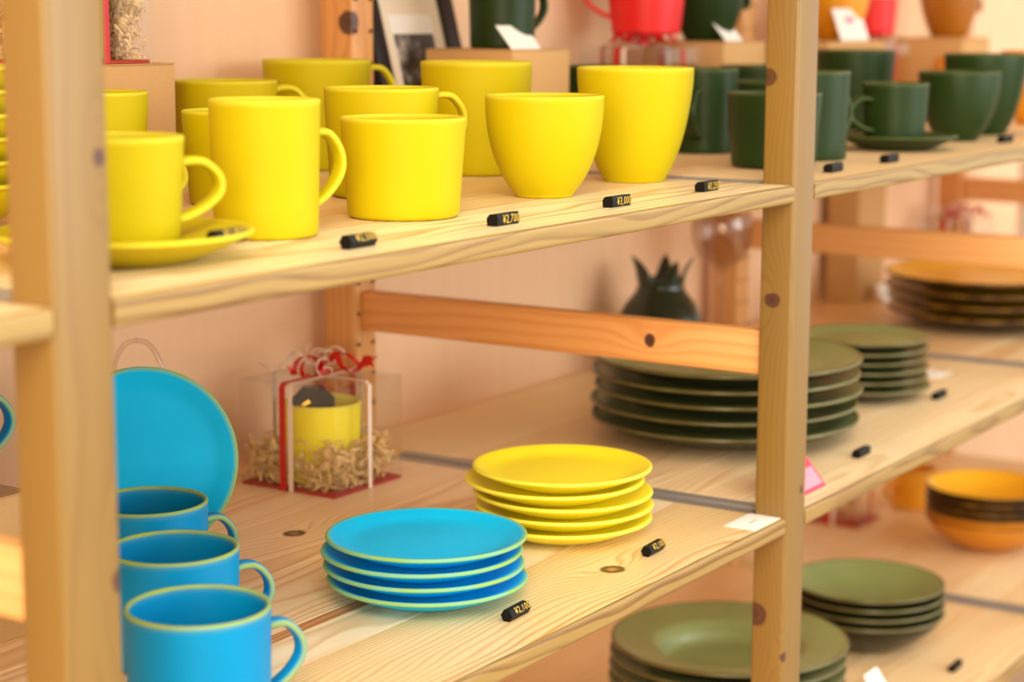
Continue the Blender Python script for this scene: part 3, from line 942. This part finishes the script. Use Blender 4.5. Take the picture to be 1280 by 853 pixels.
# dark green cups on the upper shelf
GC = 'dark green cups and mugs on the upper shelf'
cup('mug', 'tall', 'green', 1.272, 0.276, ZU, 195, 'tall dark green mug beside the big tulip-shaped yellow cup, handle towards it', 'mug', GC)
cup('mug', 'short', 'green', 1.115, 0.114, ZU, 60, 'squat dark green mug behind the post with knots', 'mug', GC)
cup('mug', 'short', 'green', 1.444, 0.273, ZU, 60, 'squat dark green mug in the second row behind the post', 'mug', GC)
cup('mug', 'medium', 'green', 1.536, 0.334, ZU, 60, 'medium dark green mug in the last row behind the post', 'mug', GC)
cup('mug', 'tall', 'green', 1.287, 0.432, ZU, 60, 'tall dark green mug by the stamped brown card box', 'mug', GC)
cup('mug', 'tall', 'green', 1.244, 0.128, ZU, -10, 'tall dark green mug beside the green cup and saucer', 'mug', GC)
o = link('saucer', SAUCER, 'green', None, (1.447, 0.112, ZU)); o.scale = (0.86, 0.86, 0.9)
tag(o, 'dark green saucer under the green cup', 'saucer')
cup('coffee_cup', 'cup', 'green', 1.440, 0.113, ZU+0.0098, 150, 'dark green cup standing on the dark green saucer', 'cup', GC)
cup('cup', 'round', 'green', 1.653, 0.114, ZU, 60, 'rounded dark green cup beside the green cup and saucer', 'cup', GC)
cup('cup', 'big', 'green', 1.805, 0.134, ZU, 60, 'big tulip-shaped dark green cup beyond the rounded green cup', 'cup', GC)
cup('mug', 'large', 'green', 1.805, 0.318, ZU, 60, 'large dark green mug behind the green cup and saucer', 'mug', GC)
AC = 'amber cups on the upper shelf'
cup('mug', 'medium', 'orange', 2.360, 0.360, ZU, 60, 'amber mug in front of the ribboned gift box', 'mug', AC)
cup('cup', 'big', 'orange', 2.095, 0.155, ZU, 60, 'big tulip-shaped amber cup beyond the green cups', 'cup', AC)

# green and amber dishes, middle shelf
stack('dinner_plate', LARGE, 'greendish', 1.230, 0.219, ZL, 5, 0.0170, 'large dark green dinner plate', 'plate', 'large green plates in a stack',
      offs=[(0, 0), (-0.002, 0.001), (0.001, -0.001), (-0.001, 0.003), (-0.003, 0.0005)])
stack('plate', SMALL, 'greendish', 1.532, 0.180, ZL, 6, 0.0118, 'small dark green plate', 'plate', 'small green plates in a stack', jit=0.0022)
stack('dinner_plate', LARGE, 'orangedish', 2.180, 0.250, ZL, 4, 0.0185, 'large amber dinner plate with dark brown underside', 'plate', 'large amber plates in a stack', jit=0.003)

# bottom shelf
stack('soup_plate', SOUP, 'greendish', 1.229, 0.209, ZB, 5, 0.0155, 'olive green soup plate with wide rim', 'soup plate', 'olive soup plates in a stack', jit=0.002)
stack('bowl', BOWL, 'greendish', 1.604, 0.193, ZB, 4, 0.0125, 'olive green bowl beside the wide soup plates', 'bowl', 'olive bowls in a stack', jit=0.0006)
M['amberbowl'] = glaze('amber_bowl_glaze', '#eda324', '#a8702a', '#c87f17', rough=0.3)
stack('bowl', BOWL, ['orangedish', 'orangedish', 'orangedish', 'amberbowl', 'amberbowl'], 2.160, 0.220, ZB, 5, 0.0125, 'amber bowl on the bottom shelf', 'bowl', 'amber bowls in a stack', jit=0.0006)
cup('mug', 'cup', 'orange', 2.330, 0.412, ZB, 160, 'small amber mug behind the amber bowls', 'mug', None)
gift_box(2.140, 2.235, 0.430, 0.530, ZB, 0.100, 'clear gift box with red ribbon on the bottom shelf behind the amber bowls', 'the gift box on the bottom shelf', both=False, shred=90, seed=21)
gift_box(2.635, 2.745, 0.430, 0.540, ZL, 0.108, 'clear gift box with red and white ribbons beyond the amber plates', 'the gift box beyond the amber plates', shred=120, seed=23)
wb = empty('white_box', (2.925, 0.40, ZL)); tag(wb, 'tall white card box beyond the farthest gift box', 'box')
link('box_body', box_mesh('box_body', -0.05, 0.05, -0.035, 0.035, 0, 0.199, 0.0012, 2), 'white', wb)
link('lid', box_mesh('lid', -0.0508, 0.0508, -0.0358, 0.0358, 0.199, 0.203, 0.0008, 2), 'white', wb)

# pomegranate-shaped vase with a pointed crown
def vase():
    root = empty('vase', (1.558, 0.482, ZL))
    tag(root, 'glossy dark green pomegranate-shaped vase with a pointed crown', 'vase')
    o = [(0.026, 0.0), (0.030, 0.0015), (0.045, 0.016), (0.056, 0.042), (0.0565, 0.066), (0.047, 0.088), (0.036, 0.102), (0.031, 0.113), (0.0325, 0.122)]
    body = lathe('body', vessel_profile([o[0]]+spline(o[1:], 6), 0.003, 0.006, 0.002), 56)
    link('body', body, 'vaseglaze', root)
    for k in range(5):
        a = 2*math.pi*k/5+0.35
        # leaf-like point rising and leaning outwards from the mouth
        V, Fc = [], []
        n = 7
        for i in range(n+1):
            t = i/n
            half = 0.42*(1-t)**0.8
            z = 0.119+0.032*t
            r = 0.0318+0.011*t*t+0.002*t
            for (rr2) in (r, r-0.0028*(1-0.4*t)):
                for s in (-1, 0, 1):
                    V.append((rr2*math.cos(a+half*s), rr2*math.sin(a+half*s), z))
        for i in range(n):
            b, c = i*6, (i+1)*6
            Fc += [(b, b+1, c+1, c), (b+1, b+2, c+2, c+1), (b+3, c+3, c+4, b+4), (b+4, c+4, c+5, b+5), (b, c, c+3, b+3), (b+2, b+5, c+5, c+2)]
        e = n*6
        Fc.append((e, e+1, e+2, e+5, e+4, e+3))
        link('crown_point', mesh_of('crown_point', V, Fc, True), 'vaseglaze', root)
M['vaseglaze'] = glaze('vase_glaze', '#16281c', '#2c3f22', rough=0.2, coat=0.3)
vase()
gb = empty('goblet', (1.712, 0.470, ZL)); tag(gb, 'clear glass goblet on a tall stem behind the large green plates', 'goblet')
link('bowl', lathe('bowl', [(0.004, 0.120, 0, 0)]+[(r, z, 0, 0) for r, z in spline([(0.012, 0.122), (0.030, 0.134), (0.040, 0.155), (0.043, 0.178), (0.041, 0.196)], 5)]+[(0.0398, 0.1965, 0, 0)]+[(r, z, 0, 0) for r, z in spline([(0.0394, 0.195), (0.0413, 0.178), (0.0383, 0.156), (0.028, 0.1365), (0.008, 0.126)], 5)]+[(0, 0.125, 0, 0)], 40), 'glass', gb)
link('stem', lathe('stem', [(0, 0.003, 0, 0)]+[(r, z, 0, 0) for r, z in spline([(0.010, 0.004), (0.0048, 0.014), (0.0040, 0.060), (0.0050, 0.105), (0.010, 0.121)], 5)]+[(0, 0.122, 0, 0)], 24), 'glass', gb)
link('foot', lathe('foot', [(0, 0, 0, 0), (0.034, 0, 0, 0), (0.036, 0.0012, 0, 0), (0.030, 0.003, 0, 0), (0.012, 0.005, 0, 0), (0, 0.005, 0, 0)], 36), 'glass', gb)

# framed black and white photograph leaning on the wall
pf = empty('picture_frame', (1.091, 0.512, ZU)); tag(pf, 'black picture frame with cream mat and black-and-white photo, leaning on the wall', 'picture frame')
pf.rotation_euler = (math.radians(-14.5), 0, 0)
FW, FH, FB, FT = 0.168, 0.215, 0.024, 0.014
for (x0, x1, z0, z1) in ((-FW/2, FW/2, 0, FB), (-FW/2, FW/2, FH-FB, FH), (-FW/2, -FW/2+FB, FB, FH-FB), (FW/2-FB, FW/2, FB, FH-FB)):
    link('frame_bar', box_mesh('frame_bar', x0, x1, 0, FT, z0, z1, 0.0012, 2), 'frame_wood', pf)
link('mat_board', box_mesh('mat_board', -FW/2+FB, FW/2-FB, 0.0065, 0.0085, FB, FH-FB), 'mat_board', pf)
link('photo_paper', box_mesh('photo_paper', -0.040, 0.040, 0.0058, 0.0064, 0.046, 0.160), 'white', pf)
link('photo', box_mesh('photo', -0.038, 0.038, 0.0052, 0.0057, 0.048, 0.138), 'photo', pf)
link('backing_board', box_mesh('backing_board', -FW/2+FB, FW/2-FB, 0.0086, 0.0125, FB, FH-FB), 'frame_wood', pf)

# ------------------------------------------------------------------ price blocks
hexp = []
for k in range(6):
    a = math.radians(60*k)
    hexp.append((0.0053*math.cos(a), 0.0046+0.0053*math.sin(a)))
LB = 0.030
block = prism_mesh('block', hexp, 0, LB)
sq = [(-0.0042, 0.0), (0.0042, 0.0), (0.0046, 0.0058), (0.0022, 0.0086), (-0.0040, 0.0092), (-0.0052, 0.0066), (-0.0052, 0.0022)]
block2 = prism_mesh('block', sq, 0, LB)
def price_block(x, y, z, ang, label, txt=None, style='tilt', group='black price blocks', scale=1.0):
    root = empty('price_block', (x, y, z), math.radians(ang))
    root.scale = (scale,)*3
    tag(root, label, 'price tag', group)
    link('block', block if style == 'tilt' else block2, 'black', root)
    if txt:
        tm = text_mesh(txt, 0.0078 if style == 'tilt' else 0.0090)
        t = link('price_digits', tm, 'gold', root)
        wx = max(v.co.x for v in tm.vertices)
        if style == 'tilt':      # on the sloping upper face
            t.location = (0.0068, -0.00405, 0.00712)
            t.rotation_euler = (math.radians(60), 0, 0)
        else:
            t.location = (0.0068, -0.0054, 0.0045)
            t.rotation_euler = (math.radians(90), 0, 0)
        t.scale = ((LB-0.0075)/wx, 1, 1)
    return root

price_block(0.293, 0.034, ZU, 2, 'black price block with gold digits in front of the tall narrow yellow mug', '\u00a52,500', 'tilt')
price_block(0.468, 0.034, ZU, 1, 'black price block reading 2,700 in front of the squat wide yellow mug', '\u00a52,700', 'front')
price_block(0.640, 0.036, ZU, 0, 'black price block reading 3,000 in front of the rounded yellow cup', '\u00a53,000', 'front')
price_block(0.808, 0.040, ZU, 2, 'black price block with gold digits in front of the big tulip-shaped yellow cup', '\u00a53,250', 'front')
price_block(0.1785, 0.0480, ZU+0.0125, 4, 'black price block with gold digits lying on the yellow saucer', '\u00a53,800', 'tilt')
price_block(0.511, 0.048, ZL, 3, 'black price block reading 2,100 in front of the turquoise plates', '\u00a52,100', 'tilt')
price_block(0.734, 0.047, ZL, 4, 'black price block with gold digits in front of the yellow plates', '\u00a52,100', 'tilt')
for (x, y, z, lb) in ((1.075, 0.036, ZU, 'in front of the squat green mug'), (1.230, 0.040, ZU, 'in front of the green cup and saucer'), (1.635, 0.052, ZU, 'in front of the big green cup'),
                      (1.198, 0.047, ZL, 'in front of the large green plates'), (1.556, 0.094, ZL, 'in front of the small green plates'), (1.556, 0.058, ZB, 'in front of the olive bowls')):
    price_block(x, y, z, random.uniform(-3, 6), 'small black price block ' + lb, None, 'front')

def flat_label(x, y, z, w, d, ang, label):
    root = empty('paper_label', (x, y, z), math.radians(ang))
    tag(root, label, 'label', 'white paper labels')
    link('paper', box_mesh('paper', -w/2, w/2, -d/2, d/2, 0, 0.0004), 'white', root)
    link('print', box_mesh('print', -w*0.14, w*0.16, -0.0011, 0.0011, 0.0004, 0.00055), 'grey_print', root)
flat_label(0.8935, 0.0215, ZL, 0.055, 0.032, 0, 'white paper label at the end of the turquoise shelf by the post')
flat_label(1.722, 0.158, ZL, 0.050, 0.034, 0, 'white paper label beside the small green plates')
